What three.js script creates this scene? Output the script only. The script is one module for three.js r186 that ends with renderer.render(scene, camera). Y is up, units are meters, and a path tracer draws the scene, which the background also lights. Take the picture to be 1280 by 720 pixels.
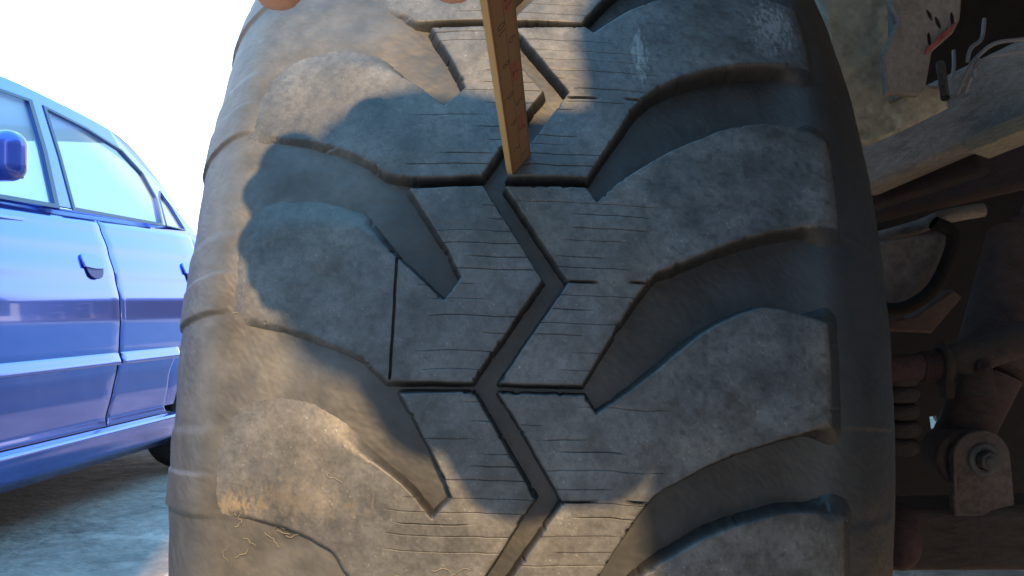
import * as THREE from 'three';
import { RoundedBoxGeometry } from 'three/addons/geometries/RoundedBoxGeometry.js';
import { mergeGeometries, mergeVertices } from 'three/addons/utils/BufferGeometryUtils.js';
import { MarchingCubes } from 'three/addons/objects/MarchingCubes.js';

// ---------------------------------------------------------------- camera, sky, sun, exposure
const EYE = 0.549;
const scene = new THREE.Scene();
const camera = new THREE.PerspectiveCamera(36, 1024 / 576, 0.02, 600);
camera.position.set(0, EYE, 0);
camera.rotation.set(Math.atan(19 / 1108.5), 0, 0);
scene.add(camera);
const renderer = new THREE.WebGLRenderer({ antialias: true });
renderer.setSize(1024, 576);
renderer.toneMapping = THREE.LinearToneMapping;
renderer.toneMappingExposure = 2.2;
renderer.shadowMap.enabled = true;

const SUN_AZ = 10 * Math.PI / 180, SUN_EL = 35 * Math.PI / 180;    // behind the camera
const sunDir = new THREE.Vector3(Math.sin(SUN_AZ) * Math.cos(SUN_EL), Math.sin(SUN_EL), Math.cos(SUN_AZ) * Math.cos(SUN_EL));
const sun = new THREE.DirectionalLight(new THREE.Color().setRGB(1, 0.64, 0.3), 5);
sun.position.copy(sunDir).multiplyScalar(20).add(new THREE.Vector3(0, 0.5, -1.5));
sun.target.position.set(0, 0.5, -1.5);
sun.castShadow = true; sun.shadow.radius = 1.7;
sun.shadow.mapSize.set(4096, 4096);
Object.assign(sun.shadow.camera, { left: -6, right: 6, top: 6, bottom: -6, near: 1, far: 60 });
scene.add(sun, sun.target);

// seeded noise
let seed = 7;
const rnd = () => { seed = (seed * 1664525 + 1013904223) >>> 0; return seed / 4294967296; };
const hash = (x, y, z) => { let h = Math.imul(x, 374761393) + Math.imul(y, 668265263) + Math.imul(z, 2147483647) | 0; h = Math.imul(h ^ (h >>> 13), 1274126177); h ^= h >>> 16; return (h >>> 0) / 4294967296; };
function noise(x, y, k = 0) {                                       // value noise, -1..1
  const xi = Math.floor(x), yi = Math.floor(y); let u = x - xi, v = y - yi; u = u * u * (3 - 2 * u); v = v * v * (3 - 2 * v);
  const a = hash(xi, yi, k), b = hash(xi + 1, yi, k), c = hash(xi, yi + 1, k), d = hash(xi + 1, yi + 1, k);
  return 2 * (a + (b - a) * u + (c - a) * v + (a - b - c + d) * u * v) - 1;
}
const fbm = (x, y, k = 0, o = 4) => { let s = 0, a = 0.5, f = 1; for (let i = 0; i < o; i++) { s += a * noise(x * f, y * f, k + i * 17); a *= 0.5; f *= 2.03; } return s; };
const clamp = (x, a = 0, b = 1) => Math.min(b, Math.max(a, x));
const sstep = (a, b, x) => { const t = clamp((x - a) / (b - a)); return t * t * (3 - 2 * t); };
const lerp = (a, b, t) => a + (b - a) * t;

{ // pale winter sky: white and bright near the horizon, blue overhead
  const w = 512, h = 256, data = new Float32Array(w * h * 4);
  for (let j = 0; j < h; j++) for (let i = 0; i < w; i++) {
    const lat = ((j + 0.5) / h - 0.5) * Math.PI, up = Math.sin(lat), az = (i / w) * 2 * Math.PI;
    const cl = 0.5 + 0.5 * fbm(Math.cos(az) * 2.2 + 5, Math.sin(az) * 2.2 + up * 5, 3, 4);
    const t = sstep(-0.02, 0.75, up), c = sstep(0.35, 0.8, cl) * 0.22 * (1 - t);
    let r = lerp(1.14, 0.3, t), g = lerp(1.2, 0.86, t), b = lerp(1.36, 1.46, t);
    r = lerp(r, 1.2, c); g = lerp(g, 1.2, c); b = lerp(b, 1.22, c);
    const hz = Math.exp(-Math.pow((up - 0.03) / 0.045, 2)); r += 0.5 * hz; g += 0.2 * hz; b += 0.02 * hz;
    if (up < 0) { r = 0.5; g = 0.5; b = 0.52; }
    data.set([r, g, b, 1], (j * w + i) * 4);
  }
  const tex = new THREE.DataTexture(data, w, h, THREE.RGBAFormat, THREE.FloatType);
  tex.mapping = THREE.EquirectangularReflectionMapping; tex.magFilter = THREE.LinearFilter; tex.minFilter = THREE.LinearFilter; tex.needsUpdate = true;
  scene.background = tex; scene.environment = tex;
}

// ---------------------------------------------------------------- helpers
const V = (x, y, z) => new THREE.Vector3(x, y, z);
const rgb = (r, g, b) => new THREE.Color().setRGB(r, g, b);
const names = new Map();
function numbered(n) { const k = names.get(n) ?? 0; names.set(n, k + 1); return k ? `${n}_${String(k).padStart(3, '0')}` : n; }
function mesh(name, geo, mat, parent) {
  const m = new THREE.Mesh(geo, mat); m.name = parent ? name : numbered(name); m.castShadow = m.receiveShadow = true; (parent ?? scene).add(m); return m;
}
function thing(name, label, category, pos = [0, 0, 0], rotY = 0, group) {
  const o = new THREE.Group(); o.name = numbered(name); o.position.set(...pos); o.rotation.y = rotY;
  o.userData = { label, category }; if (group) o.userData.group = group; scene.add(o); return o;
}
const merge = (list) => mergeGeometries(list.map((g) => { g = g.index ? g.toNonIndexed() : g; for (const k of Object.keys(g.attributes)) if (!['position', 'normal', 'uv'].includes(k)) g.deleteAttribute(k); return g; }));
const std = (c, rough = 0.7, metal = 0, extra = {}) => new THREE.MeshStandardMaterial({ color: Array.isArray(c) ? rgb(...c) : c, roughness: rough, metalness: metal, ...extra });
function tube(pts, r, seg = 40, rad = 10) { return new THREE.TubeGeometry(new THREE.CatmullRomCurve3(pts.map((p) => (p.isVector3 ? p : V(...p)))), seg, r, rad, false); }
function between(a, b, r0, r1 = r0, seg = 20, open = false) {       // a cylinder from a to b
  const d = b.clone().sub(a), g = new THREE.CylinderGeometry(r1, r0, d.length(), seg, 1, open);
  g.applyQuaternion(new THREE.Quaternion().setFromUnitVectors(V(0, 1, 0), d.clone().normalize())); const m = a.clone().add(b).multiplyScalar(0.5); return g.translate(m.x, m.y, m.z);
}
// a point of the place at a distance in front of the camera, for tracing far parts of the truck
const at = (px, py, d) => V((px - 640) / 1108.5 * d, EYE + (379 - py) / 1108.5 * d, -d);
function noiseTexture(size, fn, srgb = false) {
  const data = new Uint8Array(size * size * 4);
  for (let j = 0; j < size; j++) for (let i = 0; i < size; i++) { const c = fn(i / size, j / size); for (let k = 0; k < 3; k++) data[(j * size + i) * 4 + k] = clamp(c[k]) * 255; data[(j * size + i) * 4 + 3] = 255; }
  const t = new THREE.DataTexture(data, size, size, THREE.RGBAFormat); t.wrapS = t.wrapT = THREE.RepeatWrapping; t.magFilter = THREE.LinearFilter; t.minFilter = THREE.LinearMipmapLinearFilter; t.generateMipmaps = true;
  if (srgb) t.colorSpace = THREE.SRGBColorSpace; t.needsUpdate = true; return t;
}
// noise that tiles over one unit
const tile = (u, v, f, k) => { const n = (x, y) => fbm(x, y, k, 4); const a = u, b = v; return (n(u * f, v * f) * (1 - a) + n((u - 1) * f, v * f) * a) * (1 - b) + (n(u * f, (v - 1) * f) * (1 - a) + n((u - 1) * f, (v - 1) * f) * a) * b; };
function colored(geo, fn) {                                         // vertex colours from position
  const p = geo.attributes.position, c = new Float32Array(p.count * 3);
  for (let i = 0; i < p.count; i++) c.set(fn(p.getX(i), p.getY(i), p.getZ(i)), i * 3);
  geo.setAttribute('color', new THREE.BufferAttribute(c, 3)); return geo;
}

// ---------------------------------------------------------------- ground
const LOT = -0.2, KN = V(0.99, 0, 0.13);                             // the car park lies lower than the verge the truck stands on
const concreteTex = noiseTexture(1024, (u, v) => { const n = tile(u, v, 6, 1), m = tile(u, v, 40, 2), s = tile(u, v, 3, 9), f = tile(u * 1, v, 14, 21); const w = sstep(0.1, 0.45, f) * 0.5; const k = 0.36 + 0.22 * n + 0.2 * m + 0.12 * s + w * 0.3; return [k, k * 1.0, k * 1.0]; });
const concreteBump = noiseTexture(1024, (u, v) => { const n = tile(u, v, 30, 31), m = tile(u, v, 90, 32); const k = 0.5 + 0.5 * n + 0.35 * m; return [k, k, k]; });
concreteTex.repeat.set(0.7, 0.7); concreteBump.repeat.set(0.7, 0.7);
{
  const g = new THREE.PlaneGeometry(600, 600); g.rotateX(-Math.PI / 2); const uv = g.attributes.uv; for (let i = 0; i < uv.count; i++) uv.setXY(i, uv.getX(i) * 600, uv.getY(i) * 600);
  const m = mesh('ground', g, new THREE.MeshStandardMaterial({ color: rgb(0.64, 0.53, 0.46), map: concreteTex, bumpMap: concreteBump, bumpScale: 0.012, roughness: 0.75 })); m.position.y = LOT; m.userData = { kind: 'structure' };
}
{ // sandy verge with a broken edge
  const pts = [], n = 160;
  const edge = (z) => { const t = -z; return -0.72 + (t < 2.3 ? 0.25 * (t - 1.85) : 0.1125 + 0.13 * (t - 2.3)) + 0.02 * noise(t * 3, 1, 4) + 0.012 * noise(t * 14, 2, 5); };
  const nx = 90, nz = 260, pos = [], idx = [];
  for (let j = 0; j <= nz; j++) { const z = 8 - 24 * j / nz; const x0 = edge(z);
    for (let i = 0; i <= nx; i++) { const t = i / nx; let x, y;
      if (i < 6) { x = x0 - 0.06 + 0.012 * i; y = LOT - 0.02 + (0.2) * sstep(-1, 6, i) ; y = lerp(LOT - 0.03, 0, Math.sqrt(clamp(i / 6))); } else { x = x0 + 0.012 + Math.pow((i - 6) / (nx - 6), 2.2) * 14; y = 0; }
      y += 0.008 * fbm(x * 9, z * 9, 6) + 0.005 * noise(x * 45, z * 45, 8) * (i > 2);
      pos.push(x, y, z); if (i < nx && j < nz) { const a = j * (nx + 1) + i, b = a + nx + 1; idx.push(a, a + 1, b, b, a + 1, b + 1); } } }
  const g = new THREE.BufferGeometry(); g.setAttribute('position', new THREE.Float32BufferAttribute(pos, 3)); g.setIndex(idx); 
  const uv = []; for (let i = 0; i < pos.length; i += 3) uv.push(pos[i] * 1.1, pos[i + 2] * 1.1); g.setAttribute('uv', new THREE.Float32BufferAttribute(uv, 2)); g.computeVertexNormals();
  const vt = concreteTex.clone(); vt.repeat.set(1.3, 1.3); vt.needsUpdate = true; const vb = concreteBump.clone(); vb.repeat.set(1.3, 1.3); vb.needsUpdate = true;
  const m = mesh('verge', g, new THREE.MeshStandardMaterial({ color: rgb(0.95, 0.86, 0.72), map: vt, bumpMap: vb, bumpScale: 0.01, roughness: 0.95 })); m.userData = { kind: 'structure' };
}

// ---------------------------------------------------------------- the truck and its tyre
const truck = thing('off_road_truck', 'dirty beige off-road truck, its worn chevron mud tyre filling the picture', 'truck', [0, 0, 0]);
const R = 0.45, N = 31, PITCH = 2 * Math.PI * R / N * 1000;          // millimetres along the tread
const TC = V(0.005, EYE - 0.22 * R, -1.8 * R), ROLL = -0.03;
const rubber = new THREE.MeshStandardMaterial({ color: 0xffffff, vertexColors: true, roughness: 0.52 });

// cross-section: w is the way across from the middle of the tread (m); crown, shoulder, bulge, bead
const profTable = [];
{
  const step = 0.0005, half = 0.27, n = half / step;
  for (const sgn of [-1, 1]) {
    const turn = sgn > 0 ? 0.106 : 0.059; let v = 0, r = R; const arr = [];
    for (let i = 0; i <= n; i++) {
      const w = i * step; let ph;
      const w0 = 0.13, p0 = w0 / 0.55;
      if (w < w0) ph = w / 0.55;
      else if (w < w0 + 0.016) ph = lerp(p0, 0.72, (w - w0) / 0.016);
      else if (w < w0 + turn) ph = lerp(0.72, 1.3, (w - w0 - 0.016) / (turn - 0.016));
      else ph = lerp(1.3, 2.35, (w - w0 - turn) / (half - w0 - turn));
      arr.push([sgn * v, r, sgn * Math.sin(ph), Math.cos(ph)]);
      v += Math.cos(ph) * step; r -= Math.sin(ph) * step;
    }
    profTable.push(arr);
  }
}
function prof(w) { const a = profTable[w < 0 ? 0 : 1], t = Math.abs(w) / 0.0005, i = Math.min(a.length - 2, Math.floor(t)), f = t - i, p = a[i], q = a[i + 1]; return [lerp(p[0], q[0], f), lerp(p[1], q[1], f), lerp(p[2], q[2], f), lerp(p[3], q[3], f)]; }
const depthAt = (w) => { const a = Math.abs(w); return w < 0 ? lerp(0.0074, 0.0036, sstep(0.03, 0.085, a)) * (1 - sstep(0.1, 0.145, a)) : lerp(0.0074, 0.0105, sstep(0.03, 0.09, a)) * (1 - sstep(0.11, 0.158, a)); };
const worn = (smm, wmm) => 1 - 0.75 * sstep(205, 250, smm) * (1 - sstep(276, 292, smm)) * sstep(-44, -78, wmm);   // the top left row is worn almost flush
function place(s, w, d, out) {                                       // s in metres along the tread, w across, d below the outer profile
  const [v, r, nv, nr] = prof(w), bl = sstep(0.11, 0.15, Math.abs(w)); const dv = lerp(0, nv, bl), dr = lerp(1, nr, bl), th = s / R, rr = r - d * dr;
  out[0] = v - d * dv; out[1] = rr * Math.sin(th); out[2] = rr * Math.cos(th);
}
// colours of the worn rubber: dusty on top, darker in the grooves
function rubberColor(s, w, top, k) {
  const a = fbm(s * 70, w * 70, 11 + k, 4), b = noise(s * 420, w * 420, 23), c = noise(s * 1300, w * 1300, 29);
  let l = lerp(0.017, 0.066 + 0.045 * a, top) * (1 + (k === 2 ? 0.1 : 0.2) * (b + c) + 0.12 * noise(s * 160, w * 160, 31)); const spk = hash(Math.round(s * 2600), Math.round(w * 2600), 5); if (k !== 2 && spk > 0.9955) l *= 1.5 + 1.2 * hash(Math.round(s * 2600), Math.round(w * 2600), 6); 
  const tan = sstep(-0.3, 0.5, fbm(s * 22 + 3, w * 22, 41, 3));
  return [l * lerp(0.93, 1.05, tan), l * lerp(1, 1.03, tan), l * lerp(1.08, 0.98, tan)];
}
const S0 = -0.155, S1 = 0.375;                                      // the stretch of tread that the photograph shows, built finest
const LUGL = [96, 115, 134], LUGR = [143, 160, 189];                 // where shoulder lugs run on down the sidewalls
function sidewallRise(smm, w) {
  const a = Math.abs(w); if (a < 0.125 || a > 0.215) return 0;
  const L = w < 0 ? LUGL : LUGR; let q = (((smm + (a - 0.13) * (w < 0 ? 60 : 20)) % PITCH) + PITCH) % PITCH; let h = 0;
  for (const o of [0, PITCH, 2 * PITCH]) { const t = q + o; h = Math.max(h, (w < 0 ? 0.0016 : 0.0005) * sstep(L[0] - 0.9, L[0] + 0.9, t) * (1 - sstep(L[1] - 0.9, L[1] + 0.9, t)), (w < 0 ? 0.0008 : 0.0005) * sstep(L[0], L[0] + 1.5, t) * (1 - sstep(L[2] - 2, L[2] + 3, t))); }
  return h * sstep(0.128, 0.142, a) * (1 - sstep(0.185, 0.212, a));
}
function carcass(sa, sb, ns, ws) {
  const nw = ws.length - 1, pos = new Float32Array((ns + 1) * (nw + 1) * 3), col = new Float32Array((ns + 1) * (nw + 1) * 3), idx = new Uint32Array(ns * nw * 6), o = [0, 0, 0]; let q = 0;
  for (let j = 0; j <= ns; j++) { const s = lerp(sa, sb, j / ns);
    for (let i = 0; i <= nw; i++) { const w = ws[i], k = (j * (nw + 1) + i) * 3; const rise = sidewallRise(s * 1000, w);
      const und = 0.0006 * fbm(s * 60, w * 60, 61, 3) + 0.00012 * noise(s * 900, w * 900, 62);
      place(s, w, depthAt(w) * worn(s * 1000, w * 1000) - rise - und, o); pos.set(o, k);
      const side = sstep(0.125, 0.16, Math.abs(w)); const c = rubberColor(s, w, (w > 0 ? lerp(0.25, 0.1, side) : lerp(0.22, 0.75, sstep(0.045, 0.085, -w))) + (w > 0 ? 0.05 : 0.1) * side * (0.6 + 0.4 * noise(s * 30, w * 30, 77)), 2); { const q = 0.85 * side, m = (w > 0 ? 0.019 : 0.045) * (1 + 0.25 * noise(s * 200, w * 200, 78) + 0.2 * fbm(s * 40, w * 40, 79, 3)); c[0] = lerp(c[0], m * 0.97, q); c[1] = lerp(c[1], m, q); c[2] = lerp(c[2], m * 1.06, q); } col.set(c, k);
      if (j < ns && i < nw) { const a = j * (nw + 1) + i, b = a + nw + 1; idx[q++] = a; idx[q++] = b; idx[q++] = a + 1; idx[q++] = b; idx[q++] = b + 1; idx[q++] = a + 1; } } }
  const g = new THREE.BufferGeometry(); g.setAttribute('position', new THREE.BufferAttribute(pos, 3)); g.setAttribute('color', new THREE.BufferAttribute(col, 3)); g.setIndex(new THREE.BufferAttribute(idx, 1)); g.computeVertexNormals(); return g;
}
const wFine = []; for (let w = -0.265; w < 0.2651; w += Math.abs(w) < 0.22 ? 0.0011 : 0.002) wFine.push(w);
const wCoarse = []; for (let i = 0; i <= 70; i++) wCoarse.push(lerp(-0.265, 0.265, i / 70));
const tyre = mesh('tyre', carcass(S0, S1, 560, wFine), rubber, truck);
tyre.userData.label = 'huge worn black mud tyre with chevron tread';
tyre.position.copy(TC); tyre.rotation.z = ROLL;
{ const rest = mesh('carcass', carcass(S1, S0 + 2 * Math.PI * R, 460, wCoarse), rubber, tyre); }

// tread blocks, traced in millimetres: [along the tread, across it]
const BL = {
  A: [[151.5, -53.9], [153, -22.4], [110, 4.4], [66.3, -23.3], [66, -58.6], [76.3, -71.5], [82.5, -87.5], [87.5, -102.5], [90.5, -119.4], [93, -131], [114.7, -131], [132.1, -131], [136.5, -114], [134, -74.6], [119.7, -58.8], [100, -36.6], [110.6, -29.6], [122.5, -35.6], [133.6, -42.7]],
  B: [[151.6, -52.4], [153.5, -23], [111, 3.8], [66.5, -23.2], [66.4, -58.6], [76.6, -72], [85.4, -78.5], [92.2, -92], [95.9, -106.3], [98, -119.5], [100.6, -130.2], [101.5, -137], [117.4, -138], [132.6, -139], [136.9, -115.2], [134, -86], [127.6, -71.6], [115.4, -51.4], [101.1, -37.8], [110.2, -29.9], [121.9, -35.2], [137.7, -44.1]],
  C: [[152.8, -50.6], [152.8, -26], [112.5, 3.4], [66.7, -22.8], [66.6, -60.1], [76.5, -76.3], [83.5, -92.4], [88.3, -106.6], [90.9, -125.1], [90.4, -138.2], [106, -139.2], [122, -138.8], [130.9, -114.9], [132.6, -84.9], [119, -59.5], [103.5, -41.7], [114.2, -32.2], [130, -39]],
};
const BR = {
  A: [[152.6, -12], [130.6, 1.8], [111.5, 14.6], [109, 15.4], [66, -12], [66.1, 21.9], [110.6, 48.6], [118.5, 59.9], [128.7, 79.5], [137.3, 100.1], [144.2, 124], [146.4, 141.5], [163, 142.4], [182.5, 142.1], [193.6, 141], [196.6, 130], [197.2, 111.6], [191.6, 91], [183.9, 77], [174.3, 60.6], [158.9, 39.8], [146.8, 27.7], [153.8, 23.2]],
  B: [[153, -11.9], [133.3, 1.0], [113.5, 13], [110, 15.6], [66.6, -12.6], [66.8, 22.9], [108.7, 48.3], [120, 64.2], [127.7, 78.8], [133.4, 94], [138.2, 109.5], [142.6, 125], [143.9, 131], [166, 131.4], [189.6, 130.8], [193.2, 114.7], [194.2, 100.2], [188.6, 85.7], [180.1, 71.5], [158.8, 46], [145.8, 27.8], [153.2, 22.8]],
  C: [[151.8, -10.6], [112.6, 15.4], [66.8, -11.4], [67.4, 23.6], [98.3, 40.8], [111.3, 48.9], [122.4, 61.5], [133.2, 80], [142.4, 104], [146.8, 124], [148.6, 138], [168, 138.6], [194.8, 137.4], [197.8, 121], [196.8, 105.5], [188.8, 78], [182.6, 66], [170.9, 47.6], [151, 27.3], [154.4, 23.4]],
};
function outline(poly) {                                             // smooth the runs between real corners
  const n = poly.length, pts = poly.map((p) => [p[0], p[1]]), sharp = pts.map((p, i) => { const a = pts[(i + n - 1) % n], b = pts[(i + 1) % n]; const u = [p[0] - a[0], p[1] - a[1]], v = [b[0] - p[0], b[1] - p[1]]; return Math.abs(Math.atan2(u[0] * v[1] - u[1] * v[0], u[0] * v[0] + u[1] * v[1])) > 0.6; });
  const out = [];
  for (let i = 0; i < n; i++) {
    const p1 = pts[i], p2 = pts[(i + 1) % n], p0 = sharp[i] ? p1 : pts[(i + n - 1) % n], p3 = sharp[(i + 1) % n] ? p2 : pts[(i + 2) % n];
    const m = 5; for (let k = 0; k < m; k++) { const t = k / m, f = (j) => { const a = p0[j], b = p1[j], c = p2[j], d = p3[j]; return 0.5 * (2 * b + (c - a) * t + (2 * a - 5 * b + 4 * c - d) * t * t + (3 * b - a - 3 * c + d) * t * t * t); }; out.push([f(0), f(1)]); }
  }
  return out;
}
function signedDistance(poly, x, y) {                                // positive inside
  let d = 1e9, ins = false; const n = poly.length;
  for (let i = 0, j = n - 1; i < n; j = i++) {
    const ax = poly[j][0], ay = poly[j][1], ex = poly[i][0] - ax, ey = poly[i][1] - ay, wx = x - ax, wy = y - ay; const t = clamp((wx * ex + wy * ey) / (ex * ex + ey * ey + 1e-12)), bx = wx - ex * t, by = wy - ey * t, q = bx * bx + by * by; if (q < d) d = q;
    if ((poly[i][1] > y) !== (ay > y) && x < (ex) * (y - poly[i][1]) / (ey) + poly[i][0]) ins = !ins;
  }
  return ins ? Math.sqrt(d) : -Math.sqrt(d);
}
// how wide the sloping wall round a block is (mm): steep by the middle groove, worn long at the shoulders
const wallAt = (s, w) => lerp(lerp(1.7, 2.8, sstep(20, 60, Math.abs(w))), 11, sstep(119, 136, Math.abs(w))) + 12 * sstep(-52, -96, w) * sstep(104, 124, s);
const smin = (a, b, k) => { const h = Math.max(k - Math.abs(a - b), 0) / k; return Math.min(a, b) - h * h * k * 0.25; };
function blockGeometry(poly, off, cell, opt = {}) {                  // off: place along the tread (mm) for wear and colour that do not repeat
  const P = outline(poly), k0 = Math.round(off * 3) + (opt.right ? 500 : 0); let a0 = 1e9, a1 = -1e9, b0 = 1e9, b1 = -1e9;
  for (const p of P) { a0 = Math.min(a0, p[0]); a1 = Math.max(a1, p[0]); b0 = Math.min(b0, p[1]); b1 = Math.max(b1, p[1]); }
  const pad = 9; let rows = [], cols = [];
  const sipes = [];
  if (cell < 1) { let s = a0 + 5 + 2 * hash(k0, 1, 1), i = 0; while (s < Math.min(a1, 150)) { const inner = opt.right ? [-14, 26 + 34 * hash(k0, i, 2)] : [-42 - 18 * hash(k0, i, 2), 6]; const cut = hash(k0, i, 3); if (cut < 0.25) inner[0] = lerp(inner[0], inner[1], 0.45); else if (cut < 0.42) inner[1] = lerp(inner[0], inner[1], 0.55); else if (cut < 0.5) { s += 4; i++; continue; } sipes.push([s, inner[0], inner[1], 0.055 + 0.06 * hash(k0, i, 5), 0.35 + 0.6 * hash(k0, i, 6)]); s += 4.6 + 3.4 * hash(k0, i, 4); i++; }
    if (opt.right) for (const z of [[109.8, 13, 30, 0.4, 3], [110.6, 40, 52, 0.45, 3]]) sipes.push(z); }
  for (let s = a0 - pad; s <= a1 + pad; s += cell) rows.push(s);
  for (const z of sipes) for (const e of [-2.2, -1, 0, 1, 2.2]) rows.push(z[0] + e * z[3]);
  rows.sort((x, y) => x - y); rows = rows.filter((s, i) => i === 0 || s - rows[i - 1] > 0.02);
  for (let w = b0 - pad; w <= b1 + pad; w += cell) cols.push(w);
  const ck = opt.crack; if (ck) { for (const e of [-0.8, -0.35, 0, 0.35, 0.8]) cols.push(ck[2] + e); cols.sort((x, y) => x - y); }
  const nr = rows.length, nc = cols.length, id = new Int32Array(nr * nc).fill(-1), pos = [], col = [], idx = [], o = [0, 0, 0], ok = new Uint8Array(nr * nc);
  const A = new Float32Array(nr * nc * 3);
  for (let j = 0; j < nr; j++) for (let i = 0; i < nc; i++) {
    let w = cols[i]; if (ck) w += 0.25 * noise(rows[j] / 7, 3, 9) + (rows[j] - ck[0]) * ck[3];
    const s = rows[j] + (cell < 1 ? 0.45 * noise(w / 16, k0, 3) + 0.18 * noise(w / 5, k0, 4) : 0);
    let sd = signedDistance(P, s, w);
    const jit = 1 - 0.85 * sstep(-62, -84, w) * sstep(108, 122, s); if (cell < 1) sd += jit * (0.2 * noise(s / 5, w / 5, k0 + 1) + 0.06 * noise(s / 1.8, w / 1.8, k0 + 2) - 0.7 * sstep(0.55, 0.9, noise(s / 2.6, w / 2.6, k0 + 8)));
    const k = (j * nc + i) * 3; A[k] = s; A[k + 1] = w; A[k + 2] = sd;
    const ww = wallAt(s, w); if (sd > -ww - 1.2) ok[j * nc + i] = 1;
  }
  const vert = (q) => {
    if (id[q] >= 0) return id[q];
    const s = A[q * 3], w = A[q * 3 + 1], sd = A[q * 3 + 2], D = depthAt(w / 1000) * 1000 * (cell < 1 ? worn(s + off, w) : 1), aw = Math.abs(w), ww = wallAt(s, w);
    const wear = 0.35 * noise((s + off) / 30, w / 30, 71) + 0.2 + 0.22 * fbm((s + off) / 9, w / 9, 72, 3);
    const endRound = lerp(1.3, 3.5, sstep(110, 130, aw));
    let h = smin((D + 1) * (1 + sd / ww) - 1, D - wear * 0.6 + 0.5 * sstep(118, 140, aw), endRound);
    if (cell < 1) { h += 0.05 * noise((s + off) / 1.1, w / 1.1, 73) + 0.03 * noise((s + off) / 0.55, w / 0.55, 74);
      for (const z of sipes) { const e = Math.abs(s - (z[0] + (0.45 * noise(w / 16, k0, 3) + 0.18 * noise(w / 5, k0, 4)))); if (e < z[3] * 1.8) { const f = sstep(z[1], z[1] + 6, w) * (1 - sstep(z[2] - 6, z[2], w)); h -= f * z[4] * (1 - sstep(z[3] * 0.6, z[3] * 1.7, e)); } }
      if (ck) { const e = Math.abs(cols[q % nc] - ck[2]); const f = sstep(ck[0], ck[0] + 1, s) * (1 - sstep(ck[1] - 1, ck[1], s)); h -= f * 3 * (1 - sstep(0.2, 0.6, e)); } }
    place(s / 1000, w / 1000, (D - h) / 1000, o);
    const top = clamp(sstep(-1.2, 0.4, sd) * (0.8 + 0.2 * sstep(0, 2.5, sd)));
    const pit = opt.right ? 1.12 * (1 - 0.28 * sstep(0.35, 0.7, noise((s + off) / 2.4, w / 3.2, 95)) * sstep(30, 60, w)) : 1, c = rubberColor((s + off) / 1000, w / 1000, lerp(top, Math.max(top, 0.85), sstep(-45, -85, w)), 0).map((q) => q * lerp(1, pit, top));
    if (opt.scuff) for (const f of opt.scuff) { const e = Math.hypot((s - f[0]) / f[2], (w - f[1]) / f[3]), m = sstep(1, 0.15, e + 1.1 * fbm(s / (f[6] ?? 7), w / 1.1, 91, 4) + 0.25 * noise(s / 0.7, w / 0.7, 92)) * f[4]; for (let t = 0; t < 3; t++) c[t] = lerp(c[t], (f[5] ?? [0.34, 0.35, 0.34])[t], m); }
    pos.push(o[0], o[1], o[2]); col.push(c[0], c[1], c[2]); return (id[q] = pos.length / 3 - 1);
  };
  for (let j = 0; j < nr - 1; j++) for (let i = 0; i < nc - 1; i++) { const a = j * nc + i, b = a + nc; if (ok[a] && ok[a + 1] && ok[b] && ok[b + 1]) { const p = vert(a), q = vert(a + 1), r = vert(b), t = vert(b + 1); idx.push(p, r, q, r, t, q); } }
  const g = new THREE.BufferGeometry(); g.setAttribute('position', new THREE.Float32BufferAttribute(pos, 3)); g.setAttribute('color', new THREE.Float32BufferAttribute(col, 3)); g.setIndex(idx); g.computeVertexNormals(); return g;
}
const FINE = 0.46;
{
  const coarse = { LA: blockGeometry(BL.A, 0, 2.4), LB: blockGeometry(BL.B, 40, 2.4), RA: blockGeometry(BR.A, 0, 2.4, { right: true }), RB: blockGeometry(BR.B, 40, 2.4, { right: true }) };
  // pitch number -> the variant worn into it (1 is the row just below the ruler's tip)
  const near = { '-2': ['A', 'B'], '-1': ['B', 'A'], 0: ['C', 'C'], 1: ['A', 'A'], 2: ['B', 'B'], 3: ['A', 'C'] };
  for (let k = -2; k < N - 2; k++) {
    const off = (1 - k) * PITCH; let gl, gr;
    if (near[k]) {
      gl = blockGeometry(BL[near[k][0]], off, FINE, k === 1 ? { crack: [66, 119.5, -57.9, 0.004] } : k === 2 ? { scuff: [[102, -126, 5, 15, 0.6, [0.2, 0.16, 0.1], 2.5], [106, -98, 9, 40, 0.3, [0.15, 0.125, 0.085], 2.5]] } : {});
      gr = blockGeometry(BR[near[k][1]], off, FINE, { right: true, scuff: k === 0 ? [[138, 49, 16, 4, 0.6, [0.3, 0.32, 0.32], 5], [174, 121, 20, 13, 0.45, [0.3, 0.31, 0.32], 3]] : k === 3 ? [[186, 105, 9, 26, 0.16, [0.2, 0.21, 0.21], 3]] : k === 1 ? [[153, 128, 7, 16, 0.16, [0.2, 0.2, 0.19], 3]] : null });
    } else { gl = k & 1 ? coarse.LA : coarse.LB; gr = k & 1 ? coarse.RA : coarse.RB; }
    for (const g of [gl, gr]) { const b = mesh('tread_block', g, rubber, tyre); b.rotation.x = -off / 1000 / R; }
  }
}

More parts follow.
